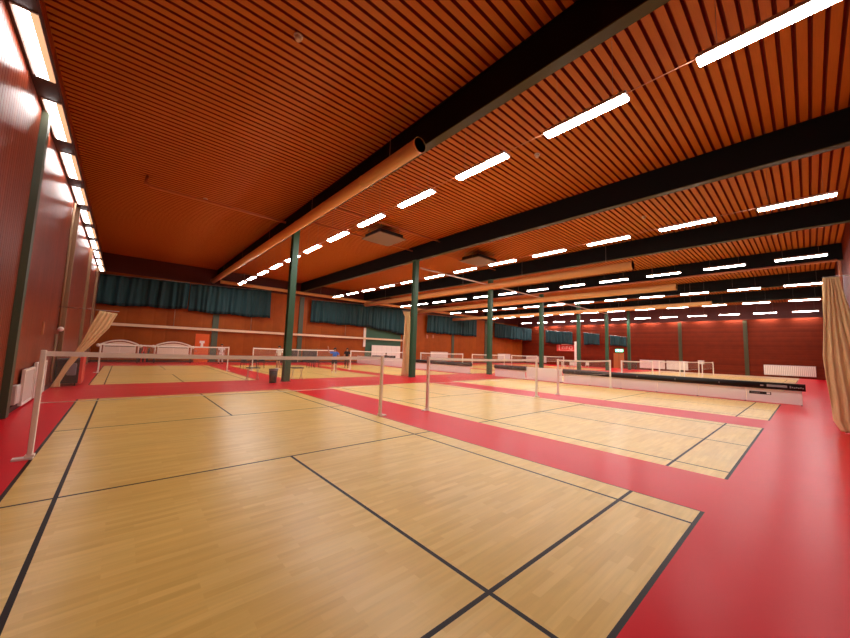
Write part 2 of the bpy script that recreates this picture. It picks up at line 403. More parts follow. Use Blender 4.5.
# ------------------------------------------------------------------ green curtains hanging on the end and far walls
def curtain(label, p0, p1, zt0, zt1, zb0, zb1, seed):
    rnd = random.Random(seed)
    p0, p1 = Vector((p0[0], p0[1], 0)), Vector((p1[0], p1[1], 0)); L = (p1-p0).length; d = (p1-p0)/L; n = Vector((-d.y, d.x, 0))
    t = thing('green_curtain', label, 'curtain', p0, group='green curtains')
    cols = int(L*14); rowsn = 10; ph = [rnd.uniform(0, 6.3) for _ in range(4)]
    bm = bmesh.new(); g = []
    for i in range(cols+1):
        u = i/cols; a = u*L; col = []
        for j in range(rowsn+1):
            v = j/rowsn; amp = 0.07 + 0.07*v
            off = amp*(math.sin(a*7.3+ph[0]+1.4*math.sin(a*1.7+ph[1])) + 0.6*math.sin(a*15.7+ph[2]+v))
            zt = zt0+(zt1-zt0)*u; zb = zb0+(zb1-zb0)*u + 0.05*math.sin(a*2.1+ph[3])
            q = d*(a+0.06*v*math.sin(a*3.1+ph[1])) + n*off
            col.append(bm.verts.new((q.x, q.y, zt+(zb-zt)*v)))
        g.append(col)
    for i in range(cols):
        for j in range(rowsn):
            f = bm.faces.new((g[i][j], g[i+1][j], g[i+1][j+1], g[i][j+1])); f.smooth = True; f.material_index = 1 if j == rowsn-1 else 0
    o = obj('fabric', bm, ['curtain_green', 'curtain_hem'], t)
    md = o.modifiers.new('solid', 'SOLIDIFY'); md.thickness = 0.01
    pipe('curtain_rail', [(0, 0, zt0+0.03), (d.x*L, d.y*L, zt1+0.03)], 0.03, 'steel', t, 6)
    for f in (0.08, 0.5, 0.92):
        q = p0 + d*(f*L); z = zt0+(zt1-zt0)*f+0.03; e = (0, YE-0.002-q.y) if abs(d.x) > abs(d.y) else (XF-0.002-q.x, 0)
        pipe('rail_bracket', [(d.x*f*L, d.y*f*L, z), (d.x*f*L+e[0], d.y*f*L+e[1], z)], 0.02, 'steel', t, 6)
YC = 36.3
curtain('left half of the long green curtain, nearest the left wall', (XW+0.05, YC), (5.0, YC), 6.98, 7.15, 4.55, 4.75, 1)
curtain('right half of the long green curtain, ending behind the first column', (5.05, YC), (12.05, YC), 7.1, 7.45, 4.6, 4.55, 2)
curtain('green curtain between the first and second columns', (16.5, YC), (23.9, YC), 7.04, 7.3, 4.55, 4.5, 3)
curtain('green curtain just left of the second column, over the green door', (23.95, YC), (30.6, YC), 7.3, 7.45, 4.5, 3.7, 4)
curtain('green curtain between the second and third columns', (34.2, YC), (45.4, YC), 7.0, 7.45, 4.4, 4.4, 5)
curtain('green curtain between the third and fourth columns at the hall corner', (50.3, YC), (59.8, 34.6), 7.1, 6.6, 4.5, 4.3, 6)
curtain('small green curtain above the red banner', (59.3, 31.4), (59.3, 26.4), 6.2, 5.8, 3.9, 3.7, 7)
curtain('small green curtain between the fifth and sixth columns', (59.3, 24.5), (59.3, 21.9), 5.7, 5.4, 3.7, 3.6, 8)
curtain('farthest green curtain, above the wooden door with the exit sign', (59.3, 20.3), (59.3, 17.9), 5.2, 4.9, 3.6, 3.4, 9)

# ------------------------------------------------------------------ badminton nets
def make_net(label, group, w=6.1):
    t = thing('badminton_net', label, 'net', group=group)
    for s, x in ((-1, 0.0), (1, w)):
        bm = bmesh.new(); bx(bm, (x-0.03, -0.04, 0.03), (x+0.03, 0.04, 1.58)); p = obj('post', bm, 'white_paint', t, 0.008)
        bm = bmesh.new(); bx(bm, (x-0.04 if s > 0 else x-0.17, -0.06, 0.0), (x+0.17 if s > 0 else x+0.04, 0.06, 0.035)); bx(bm, (x-0.05, -0.05, 0.035), (x+0.05, 0.05, 0.07))
        obj('foot', bm, 'white_paint', p, 0.005)
    def zz(u): return 1.565 - 0.03*math.sin(math.pi*u)
    bm = bmesh.new(); n = 24
    uvl = bm.loops.layers.uv.new('UVMap'); a = []
    for i in range(n+1):
        u = i/n; x = 0.03+(w-0.06)*u; a.append((bm.verts.new((x, 0, zz(u)-0.07)), bm.verts.new((x, 0, zz(u)-0.76)), x))
    for i in range(n):
        f = bm.faces.new((a[i][0], a[i+1][0], a[i+1][1], a[i][1]))
        for lp, uv in zip(f.loops, ((a[i][2], 0.7), (a[i+1][2], 0.7), (a[i+1][2], 0), (a[i][2], 0))): lp[uvl].uv = uv
    obj('netting', bm, 'badminton_netting', t)
    bm = bmesh.new()
    for i in range(n):
        u0, u1 = i/n, (i+1)/n; x0, x1 = 0.03+(w-0.06)*u0, 0.03+(w-0.06)*u1
        v = [bm.verts.new(p) for p in ((x0,-.006,zz(u0)-.075),(x1,-.006,zz(u1)-.075),(x1,-.006,zz(u1)),(x0,-.006,zz(u0)),(x0,.006,zz(u0)-.075),(x1,.006,zz(u1)-.075),(x1,.006,zz(u1)),(x0,.006,zz(u0)))]
        for f in ((0,1,2,3),(7,6,5,4),(3,2,6,7),(4,5,1,0)): bm.faces.new([v[q] for q in f])
    obj('top_tape', bm, 'net_tape', t)
    bm = bmesh.new(); tube(bm, [(0.03,0,0.8),(w/2,0,0.775),(w-0.03,0,0.8)], 0.006, 5); obj('bottom_cord', bm, 'net_tape', t)
    return t
NL1 = ['badminton net across the nearest court in front of the camera', 'badminton net across the second court, between first and second column', 'badminton net across the third court, just before the white boards',
       'badminton net on the first court behind the white boards', 'badminton net on the second court behind the white boards', 'badminton net on the third court behind the white boards', 'badminton net farthest right behind the white boards']
NL2 = ['back-row badminton net before the white arched frames', 'back-row badminton net behind the first green column', 'back-row badminton net with its left post right of the blue-shirted player',
       'back-row badminton net just right of the second green column', 'back-row badminton net behind the third green column', 'back-row badminton net between third and fourth columns', 'back-row badminton net before the red banner']
N0 = make_net(NL1[0], 'front row badminton nets'); N0.location = (ROW1[0], 6.7, 0)
for x, lb in zip(ROW1[1:], NL1[1:]): dup(N0, (x, 6.7, 0), None, lb)
for x, lb in zip(ROW2, NL2): dup(N0, (x, 24.4, 0), None, lb, 'back row badminton nets')

# ------------------------------------------------------------------ rink boards with black rail
def boards(label, y0, y1, rail, x=22.3, text=False):
    t = thing('rink_boards', label, 'barrier', (x, y0, 0), group='white rink boards')
    n = max(1, round((y1-y0)/1.84)); w = (y1-y0)/n
    for k in range(n):
        o = box('board', (-0.02, k*w+0.008, 0.01), (0.02, (k+1)*w-0.008, 0.6 if rail else 0.86), 'board_white', t, 0.006)
        bm = bmesh.new(); bx(bm, (-0.2, k*w+0.02, 0), (0.2, k*w+0.05, 0.02)); bx(bm, (0.02, k*w+0.02, 0.02), (0.05, k*w+0.05, 0.6)); obj('support', bm, 'rail_black', o)
    if rail:
        r_ = pipe('rail_roll', [(0, -0.1, 0.74), (0, y1-y0, 0.74)], 0.15, 'rail_black', t, 18)
        for k in range(n): box('strap', (-0.153, k*w+0.9, 0.70), (-0.148, k*w+0.93, 0.78), 'print_grey', r_)
    return t
t = boards('run of white rink boards under a black roll, nearest the red floor', -0.62, 9.7, True)
bm = bmesh.new()   # faint lettering on the black roll (not readable in the photo: pale strokes)
def stroke(bm, y, z, w, h, x=-0.157): bx(bm, (x, y, z), (x+0.006, y+w, z+h))
stroke(bm, 0.42, 0.70, 0.62, 0.10); stroke(bm, 1.14, 0.71, 0.1, 0.06)
for k in range(7): stroke(bm, -0.05+k*0.06, 0.69+0.02*(k % 2), 0.04, 0.05 + (0.05 if k == 6 else 0))
obj('print', bm, 'print_grey', t)
bm = bmesh.new(); bx(bm, (-0.026, 0.92, 0.34), (-0.02, 1.62, 0.46)); s = obj('sticker', bm, 'rail_black', t)
bm = bmesh.new(); bx(bm, (-0.029, 0.95, 0.36), (-0.026, 1.06, 0.44)); obj('sticker_square', bm, 'board_white', s)
bm = bmesh.new()
for k in range(6): bx(bm, (-0.029, 1.28+k*0.05, 0.385), (-0.026, 1.31+k*0.05, 0.415))
obj('sticker_print', bm, 'print_grey', s)
boards('bare white rink boards without a roll on top', 9.8, 12.4, False)
boards('short run of boards under a black roll, just right of the third column', 12.5, 15.1, True)
boards('rink boards under a black roll, left of the third green column', 17.6, 24.6, True)
boards('plain white rink boards reaching back to the end wall', 24.7, 35.6, False)

# ------------------------------------------------------------------ gathered divider nets
def net_sheet(name, bmrows, m, parent, seed=0, folds=7, amp=0.06):
    """bmrows: list of (left point, right point) from top to bottom; folded cloth-like netting"""
    rnd = random.Random(seed); bm = bmesh.new(); n = 40; g = []
    ph = rnd.uniform(0, 6)
    for j, (a, b) in enumerate(bmrows):
        a, b = Vector(a), Vector(b); d = (b-a); nn = Vector((-d.y, d.x, 0))
        nn = nn.normalized() if nn.length > 1e-6 else Vector((1,0,0)); row = []
        for i in range(n+1):
            u = i/n
            off = amp*(math.sin(u*folds*6.28+ph+j*0.25)+0.5*math.sin(u*folds*2.3*6.28+j*0.6))
            row.append(bm.verts.new(a+d*u+nn*off))
        g.append(row)
    for j in range(len(g)-1):
        for i in range(n):
            f = bm.faces.new((g[j][i], g[j][i+1], g[j+1][i+1], g[j+1][i])); f.smooth = True
    o = obj(name, bm, m, parent); md = o.modifiers.new('solid', 'SOLIDIFY'); md.thickness = 0.012
    return o
def resample(rows, n=16):
    out = []
    for i in range(n+1):
        t = i/n*(len(rows)-1); k = min(int(t), len(rows)-2); f = t-k
        f = f*f*(3-2*f)*0.4+f*0.6
        out.append(tuple(tuple(rows[k][s][c]*(1-f)+rows[k+1][s][c]*f for c in range(3)) for s in (0, 1)))
    return out
t = thing('divider_net', 'tall tan gathered net hanging at the right edge by the red floor', 'net', (0,0,0))
rows = [((15.0,-1.25,4.1),(15.1,-1.5,4.1)), ((15.0,-1.23,3.7),(15.1,-1.58,3.7)), ((15.0,-1.18,2.9),(15.1,-1.72,2.9)), ((15.0,-1.13,2.0),(15.1,-1.95,2.0)), ((15.0,-1.15,1.4),(15.1,-2.08,1.4)), ((15.0,-1.2,0.8),(15.1,-2.2,0.8)), ((15.0,-1.24,0.3),(15.1,-2.2,0.3)), ((15.0,-1.36,0.02),(15.1,-2.2,0.02))]
net_sheet('netting', resample(rows, 28), 'net_cloth', t, 3, 6, 0.045)
pipe('hanging_bar', [(15.05,-1.22,4.12), (15.05,-2.44,4.12)], 0.012, 'steel', t)
t = thing('divider_net', 'tan divider net pulled aside diagonally at the left wall', 'net', (0,0,0))
rows = [((0.10,17.0,2.86),(0.62,17.05,2.80)), ((-0.08,17.0,2.3),(0.42,17.05,2.22)), ((-0.26,17.0,1.7),(0.06,17.05,1.65)), ((-0.43,17.0,1.25),(-0.26,17.05,1.2)), ((-0.64,17.0,0.75),(-0.52,17.05,0.7)), ((-0.83,17.0,0.25),(-0.70,17.05,0.2)), ((-0.92,17.0,0.02),(-0.68,17.05,0.02))]
net_sheet('netting', resample(rows, 24), 'net_cloth', t, 5, 4, 0.03)
pipe('hanging_bar', [(-0.98,17.02,2.9), (0.66,17.02,2.88)], 0.015, 'steel', t)
t = thing('divider_net', 'tan gathered net hanging just left of the second green column', 'net', (0,0,0))
rows = [((14.85,17.2,4.35),(15.5,17.25,4.4)), ((15.0,17.2,4.0),(15.45,17.25,4.0)), ((14.98,17.2,2.5),(15.5,17.25,2.5)), ((14.98,17.2,1.2),(15.55,17.25,1.2)), ((14.9,17.2,0.02),(15.55,17.25,0.02))]
net_sheet('netting', resample(rows, 20), 'net_cloth', t, 9, 4, 0.06)
pipe('hanging_bar', [(14.8,17.22,4.42), (15.32,17.22,4.42), (15.32,16.78,4.42)], 0.025, 'steel', t)

# ------------------------------------------------------------------ left wall: conduits, leaning boards, dark cart
def conduit(label, y, z0, z1, knob=True):
    t = thing('wall_conduit', label, 'conduit', (XW+0.05, y, 0))
    pipe('conduit_pipe', [(0,0,z0), (0,0,z1)], 0.035, 'pilaster_tan', t, 8)
    if knob:
        bm = bmesh.new(); bmesh.ops.create_uvsphere(bm, u_segments=12, v_segments=8, radius=0.09); bmesh.ops.translate(bm, verts=bm.verts, vec=(0.06, 0, z0)); obj('knob', bm, 'white_paint', t)
conduit('tan conduit down the left wall ending in a white knob', 17.4, 2.1, 6.9)
conduit('tan conduit low on the left wall below the white knob', 17.15, 0.2, 1.9, False)
tag(box('wall_latch', (XW, 14.4, 1.85), (XW+0.05, 14.5, 2.25), 'pipe_tan'), 'short pale handle on the red left wall', 'handle')
t = thing('whiteboard', 'white framed board leaning on the left wall behind the nearest post', 'board', (XW+0.04, 12.2, 0))
box('panel', (0.03, 0.06, 0.12), (0.05, 1.25, 0.88), 'radiator_white', t)
bm = bmesh.new(); bx(bm, (0.01,0,0.05),(0.07,0.05,0.95)); bx(bm, (0.01,1.25,0.05),(0.07,1.3,0.95)); bx(bm, (0.01,0.05,0.9),(0.07,1.25,0.95)); bx(bm, (0.01,0.05,0.05),(0.07,1.25,0.11)); obj('frame', bm, 'white_paint', t)
t = thing('whiteboard', 'second pale framed board on the left wall, farther from the camera', 'board', (XW+0.04, 13.7, 0))
box('panel', (0.03, 0.06, 0.12), (0.05, 1.7, 0.98), 'radiator_white', t)
bm = bmesh.new(); bx(bm, (0.01,0,0.05),(0.07,0.05,1.05)); bx(bm, (0.01,1.7,0.05),(0.07,1.75,1.05)); bx(bm, (0.01,0.05,1.0),(0.07,1.7,1.05)); bx(bm, (0.01,0.05,0.05),(0.07,1.7,0.11)); obj('frame', bm, 'white_paint', t)
t = thing('wall_cabinet', 'small pale box on the left wall left of the framed boards', 'box', (XW+0.01, 11.4, 0))
box('cabinet_body', (0, 0, 0.18), (0.1, 0.45, 0.62), 'radiator_white', t, 0.01); box('lid', (0.1, 0.02, 0.2), (0.11, 0.43, 0.6), 'white_plastic', t)
t = thing('storage_cart', 'dark cart with red rim by the left wall under the pulled-aside net', 'cart', (-0.9, 17.5, 0))
box('cart_body', (0, 0, 0.1), (0.62, 1.3, 1.0), 'dark_grey', t, 0.02)
bm = bmesh.new(); bx(bm, (0.62, 0, 0.08), (0.7, 1.3, 1.1)); obj('rim', bm, 'banner_red', t)
box('bag', (0.3, -0.1, 0.4), (0.55, -0.001, 0.85), 'bag_grey', t, 0.03)
for a in ((0.08, 0.1), (0.54, 0.1), (0.08, 1.2), (0.54, 1.2)):
    pipe('wheel', [(a[0]-0.02, a[1], 0.05), (a[0]+0.02, a[1], 0.05)], 0.05, 'black_plastic', t, 12)

# ------------------------------------------------------------------ end wall furniture
def arch_frame(label, x, y, w=2.25):
    t = thing('rolling_partition', label, 'partition', (x, y, 0), group='white arched frames')
    pts = []; n = 20
    for i in range(n+1):
        u = i/n; pts.append((w*u, 0, 1.45+0.32*math.sin(math.pi*u)))
    bm = bmesh.new(); tube(bm, [(0,0,0.4)]+pts+[(w,0,0.4)], 0.055, 10); obj('arched_frame', bm, 'frame_white', t)
    bm = bmesh.new(); n = 20
    lo = [[bm.verts.new((0.16+(w-0.32)*i/n, yy, 0.44)) for i in range(n+1)] for yy in (-0.02, 0.02)]
    hi = [[bm.verts.new((0.16+(w-0.32)*i/n, yy, 1.40+0.24*math.sin(math.pi*i/n))) for i in range(n+1)] for yy in (-0.02, 0.02)]
    for i in range(n):
        for q in (0, 1): bm.faces.new((lo[q][i], lo[q][i+1], hi[q][i+1], hi[q][i]))
        bm.faces.new((hi[0][i], hi[0][i+1], hi[1][i+1], hi[1][i])); bm.faces.new((lo[0][i], lo[0][i+1], lo[1][i+1], lo[1][i]))
    for i in (0, n): bm.faces.new((lo[0][i], lo[1][i], hi[1][i], hi[0][i]))
    obj('panel', bm, 'panel_cream', t)
    box('slot', (0.25, -0.035, 1.27), (w-0.25, -0.021, 1.31), 'dark_grey', t)
    bm = bmesh.new(); bx(bm, (0.1, -0.03, 0.4), (w-0.1, 0.03, 0.46)); bx(bm, (w/2-0.03, -0.03, 0.46), (w/2+0.03, -0.021, 1.26)); obj('crossbar', bm, 'frame_white', t)
    for x_ in (0.0, w):
        bm = bmesh.new(); tube(bm, [(x_,0,0.4),(x_,0,0.16)], 0.05, 8); bx(bm, (x_-0.05,-0.4,0.1),(x_+0.05,0.4,0.16)); obj('leg', bm, 'dark_grey', t)
        for q in (-0.34, 0.34): pipe('wheel', [(x_-0.03, q, 0.05), (x_+0.03, q, 0.05)], 0.05, 'black_plastic', t, 10)
        bm = bmesh.new(); bmesh.ops.create_uvsphere(bm, u_segments=12, v_segments=8, radius=0.13); bmesh.ops.translate(bm, verts=bm.verts, vec=(x_+(0.12 if x_ else -0.12), 0, 1.35)); obj('knob', bm, 'frame_white', t)
arch_frame('white arched rolling frame at the end wall, left of the two', -0.4, 35.2)
arch_frame('white arched rolling frame at the end wall, right of the two', 2.9, 35.2, 2.5)
t = thing('equipment_pile', 'dark jumble of gear between the two arched white frames', 'equipment', (2.0, 35.9, 0))
for k in range(5):
    pipe('tube', [(0.12*k, 0, 0.02), (0.12*k+0.1*math.sin(k*2), 0.1, 1.3+0.15*math.sin(k*3))], 0.06, ['dark_grey', 'banner_red'][k % 2], t)
# orange door with a pale figure sign
d = box('door_1', (5.85, YE-0.06, 0), (6.95, YE-0.005, 2.62), 'orange_door'); struct(d)
bm = bmesh.new(); bx(bm, (6.2, YE-0.075, 1.75), (6.6, YE-0.061, 1.98)); bx(bm, (6.3, YE-0.075, 1.4), (6.5, YE-0.061, 1.75)); obj('door_sign', bm, 'white_paint', d)
box('door_handle', (5.92, YE-0.12, 1.0), (6.05, YE-0.061, 1.04), 'steel', d)
# horizontal white rail
t = thing('wall_rail', 'long white rail across the end wall at head height and above', 'rail', (-0.9, YE-0.35, 2.95))
bm = bmesh.new(); bx(bm, (0,0,0), (31.0,0.12,0.22)); obj('rail_bar', bm, 'rail_cream', t)
bm = bmesh.new()
for k in range(11): bx(bm, (1+k*2.9, 0.12, 0.05), (1.08+k*2.9, 0.35, 0.15))
obj('bracket', bm, 'steel', t)
for i, x in enumerate((4.1, 10.4, 21.0)):
    tag(pipe('hanging_rod', [(x, YE-0.29, 3.17), (x, YE-0.29, 4.75)], 0.03, 'pilaster_tan'), 'thin vertical rod above the long white rail, %s from the left' % ORD[i], 'rod')
d = box('door_2', (24.05, YE-0.05, 0.3), (29.7, YE-0.005, 5.2), 'green_door'); struct(d)
struct(box('trim_12', (23.75, YE-0.1, 2.0), (24.05, YE-0.005, 4.4), 'white_paint')); struct(box('trim_13', (30.1, YE-0.2, 0.6), (30.5, YE-0.055, 4.6), 'white_paint'))
t = thing('whiteboard', 'large white board on the end wall below the green door panel', 'board', (24.9, YE-0.3, 0.6))
box('panel', (0, 0, 0), (4.6, 0.04, 1.65), 'white_paint', t); bm = bmesh.new()
for k in range(1, 6): bx(bm, (k*0.78, -0.01, 0), (k*0.78+0.02, -0.001, 1.65))
obj('seam', bm, 'radiator_white', t)
for x_ in (0.3, 4.2): box('leg', (x_, 0, -0.6), (x_+0.08, 0.05, 0), 'dark_grey', t)
for i, (a, b) in enumerate(((13.9, 15.3), (15.9, 17.5))):
    t = thing('folded_mat', 'black upright mat against the end wall, %s of the pair' % ('left', 'right')[i], 'mat', (a, YE-0.5, 0))
    box('mat_body', (0, 0, 0.02), (b-a, 0.25, 1.45), 'black_plastic', t, 0.02)
    box('pale_edge', (b-a, 0.02, 0.05), (b-a+0.05, 0.22, 1.4), 'frame_white', t)
for i, (x0, x1) in enumerate(((35.4, 39.0), (52.0, 55.8))):
    t = thing('radiator', ('white radiator on the end wall between second and third columns', 'white radiator on the end wall just right of the third column')[i], 'radiator', (x0, YE-0.165, 0.4))
    box('radiator_body', (0, 0, 0), (x1-x0, 0.12, 1.25), 'radiator_white', t, 0.01)
    bm = bmesh.new()
    for k in range(int((x1-x0)/0.15)): bx(bm, (0.05+k*0.15, -0.006, 0.05), (0.11+k*0.15, -0.001, 1.2))
    obj('fin', bm, 'white_paint', t)
# wall marks: small pale fixings
for i, (x, z) in enumerate(((32.0, 2.1), (34.4, 3.6), (35.6, 3.7))):
    tag(box('wall_fixture', (x, YE-0.15, z), (x+0.3, YE-0.01, z+0.5), 'pipe_tan'), 'small pale fixture on the orange end wall, %s from the left' % ORD[i], 'fixture')

# ------------------------------------------------------------------ far wall furniture
for i, (y0, y1, z1) in enumerate(((13.1, 16.3, 1.5), (10.4, 12.9, 1.5), (-1.3, 2.9, 1.45), (31.6, 35.8, 1.4))):
    lb = ('pale radiator on the far red wall, left of the close pair', 'pale radiator on the far red wall, right of the close pair', 'long pale radiator at the right end of the far red wall', 'pale radiator on the far wall at the hall corner left of the banner')[i]
    t = thing('radiator', lb, 'radiator', (XF-0.16, y0, 0.25))
    box('radiator_body', (0, 0, 0), (0.12, y1-y0, z1-0.25), 'radiator_white', t, 0.01)
    bm = bmesh.new()
    for k in range(int((y1-y0)/0.15)): bx(bm, (-0.006, 0.05+k*0.15, 0.06), (-0.001, 0.11+k*0.15, z1-0.32))
    obj('fin', bm, 'white_paint', t)
t = thing('bench', 'dark bench against the far wall left of the pale radiators', 'bench', (XF-0.7, 16.6, 0))
box('seat', (0, 0, 0.42), (0.45, 1.9, 0.5), 'plinth_dark', t); box('backrest', (0.42, 0, 0.7), (0.47, 1.9, 1.15), 'plinth_dark', t)
for q in (0.1, 1.7): box('leg', (0.05, q, 0), (0.12, q+0.08, 0.42), 'dark_grey', t); box('leg', (0.4, q, 0), (0.47, q+0.08, 0.7), 'dark_grey', t)
d = box('door_3', (XF-0.06, 18.4, 0), (XF-0.005, 20.0, 2.4), 'wood_door'); struct(d)
bm = bmesh.new(); bx(bm, (XF-0.08, 18.38, 0), (XF-0.061, 18.46, 2.4)); bx(bm, (XF-0.08, 19.2, 0), (XF-0.061, 19.23, 2.4)); obj('door_trim', bm, 'dark_grey', d)
t = thing('exit_sign', 'glowing green and white exit sign above the wooden door', 'sign', (XF-0.1, 18.6, 2.6))
box('sign_box', (0, 0, 0), (0.09, 1.1, 0.42), 'exit_green', t); 
bm = bmesh.new(); bx(bm, (-0.006, 0.1, 0.13), (-0.001, 0.42, 0.3)); 
bx(bm, (-0.006, 0.62, 0.08), (-0.001, 0.7, 0.36)); bx(bm, (-0.006, 0.75, 0.2), (-0.001, 0.95, 0.26)); obj('symbol', bm, 'exit_white', t)
t = thing('banner', 'red banner with pale lettering on the wall between fourth and fifth columns', 'banner', (59.965, 26.2, 2.5))
box('sheet', (0, 0, 0), (0.03, 3.4, 1.15), 'banner_red', t)
bm = bmesh.new()
for k, (y, z, w, h) in enumerate(((2.85,0.2,0.12,0.95),(0.5,1.12,2.0,0.16),(2.3,0.35,0.1,0.55),(2.0,0.8,0.35,0.1),(1.95,0.35,0.1,0.55),(1.6,0.35,0.1,0.55),(1.3,0.8,0.28,0.1),(1.3,0.55,0.28,0.1),(1.0,0.35,0.12,0.55),(0.6,0.8,0.35,0.1),(0.6,0.35,0.35,0.1),(0.5,0.35,0.1,0.55),(0.3,0.15,2.6,0.06))):
    bx(bm, (-0.008, y, z), (-0.001, y+w, z+h))
obj('lettering', bm, 'banner_print', t)
tag(box('hanging_rod', (59.4, 25.7, 0), (59.6, 26.1, 4.2), 'white_paint'), 'white upright post right of the red banner', 'post')
t = thing('basket', 'small pale basket frame on the far wall behind the nets', 'basket', (XF-0.5, 8.6, 1.2))
box('back_panel', (0.4, 0, 0), (0.45, 0.7, 0.5), 'radiator_white', t); bm = bmesh.new(); tube(bm, [(0.2+0.18*math.cos(a*0.5236), 0.35+0.18*math.sin(a*0.5236), 0.15) for a in range(13)], 0.02, 6, False); obj('ring', bm, 'white_paint', t)

# ------------------------------------------------------------------ chairs, tables, bin
def make_chair(name, label, m, fm, group):
    t = thing(name, label, 'chair', group=group)
    box('seat', (-0.22, -0.22, 0.43), (0.22, 0.22, 0.47), m, t, 0.015)
    bm = bmesh.new(); bx(bm, (-0.22, 0.19, 0.5), (0.22, 0.225, 0.9)); obj('backrest', bm, m, t, 0.015)
    for sx in (-0.2, 0.2):
        pipe('leg', [(sx, -0.2, 0.44), (sx*1.1, -0.24, 0)], 0.014, fm, t, 6)
        pipe('leg', [(sx, 0.2, 0.85), (sx, 0.19, 0.45), (sx*1.1, 0.24, 0)], 0.014, fm, t, 6)
    return t
c0 = None
BLK = [(7.7, 26.6, 'leftmost'), (8.35, 26.9, 'second from the left'), (9.0, 27.3, 'third from the left'), (10.35, 27.0, 'fourth from the left'), (10.95, 27.4, 'fifth from the left'), (12.9, 27.2, 'sixth from the left'), (13.6, 27.5, 'rightmost')]
for i, (x, y, w) in enumerate(BLK):
    lb = 'black chair behind the back nets near the first column, %s' % w
    if c0 is None: c0 = make_chair('stacking_chair', lb, 'black_plastic', 'black_plastic', 'black chairs behind the first column'); c0.location = (x, y, 0); c0.rotation_euler = (0, 0, 0.3)
    else: dup(c0, (x, y, 0), random.uniform(-0.6, 0.6), lb)
w0 = None
WHT = [(44.2+0.75*i, 20.5+0.5*math.sin(i*2.1)) for i in range(9)]
for i, (x, y) in enumerate(WHT):
    lb = 'white chair in the cluster beyond the white boards, %s from the left' % ORD[i]
    if w0 is None: w0 = make_chair('plastic_chair', lb, 'white_plastic', 'white_plastic', 'white chairs beyond the boards'); w0.location = (x, y, 0); w0.rotation_euler = (0, 0, 0.8)
    else: dup(w0, (x, y, 0), random.uniform(0, 6), lb)
def small_table(label, x, y):
    t = thing('side_table', label, 'table', (x, y, 0), group='small tables at the first column')
    box('table_top', (-0.28, -0.22, 0.6), (0.28, 0.22, 0.64), 'dark_grey', t, 0.01)
    for a in (-0.22, 0.22):
        pipe('leg', [(a, -0.18, 0.6), (a*1.1, 0.2, 0.01)], 0.014, 'radiator_white', t, 6); pipe('leg', [(a, 0.18, 0.6), (a*1.1, -0.2, 0.01)], 0.014, 'radiator_white', t, 6)
small_table('small dark-topped table left of the bin by the first column', 5.85, 17.6)
small_table('small dark-topped table right of the first green column', 7.95, 17.3)
t = thing('waste_bin', 'black waste bin with pale liner left of the first green column', 'bin', (6.35, 16.1, 0))
bm = bmesh.new(); tube(bm, [(0,0,0.0),(0,0,0.62)], [0.15, 0.2], 20, True); obj('bin_body', bm, 'black_plastic', t)
bm = bmesh.new(); tube(bm, [(0,0,0.58),(0,0,0.66)], [0.205, 0.21], 20, False); obj('liner', bm, 'bag_grey', t)
t = thing('umpire_bench', 'dark bench at the end wall under a seated person', 'bench', (23.0, 33.0, 0))
box('seat', (0, 0, 0.42), (3.4, 0.4, 0.48), 'black_plastic', t); box('backrest', (0, 0.36, 0.6), (3.4, 0.42, 1.0), 'black_plastic', t)
for q in (0.1, 1.65, 3.2): box('leg', (q, 0.05, 0), (q+0.08, 0.36, 0.42), 'dark_grey', t)

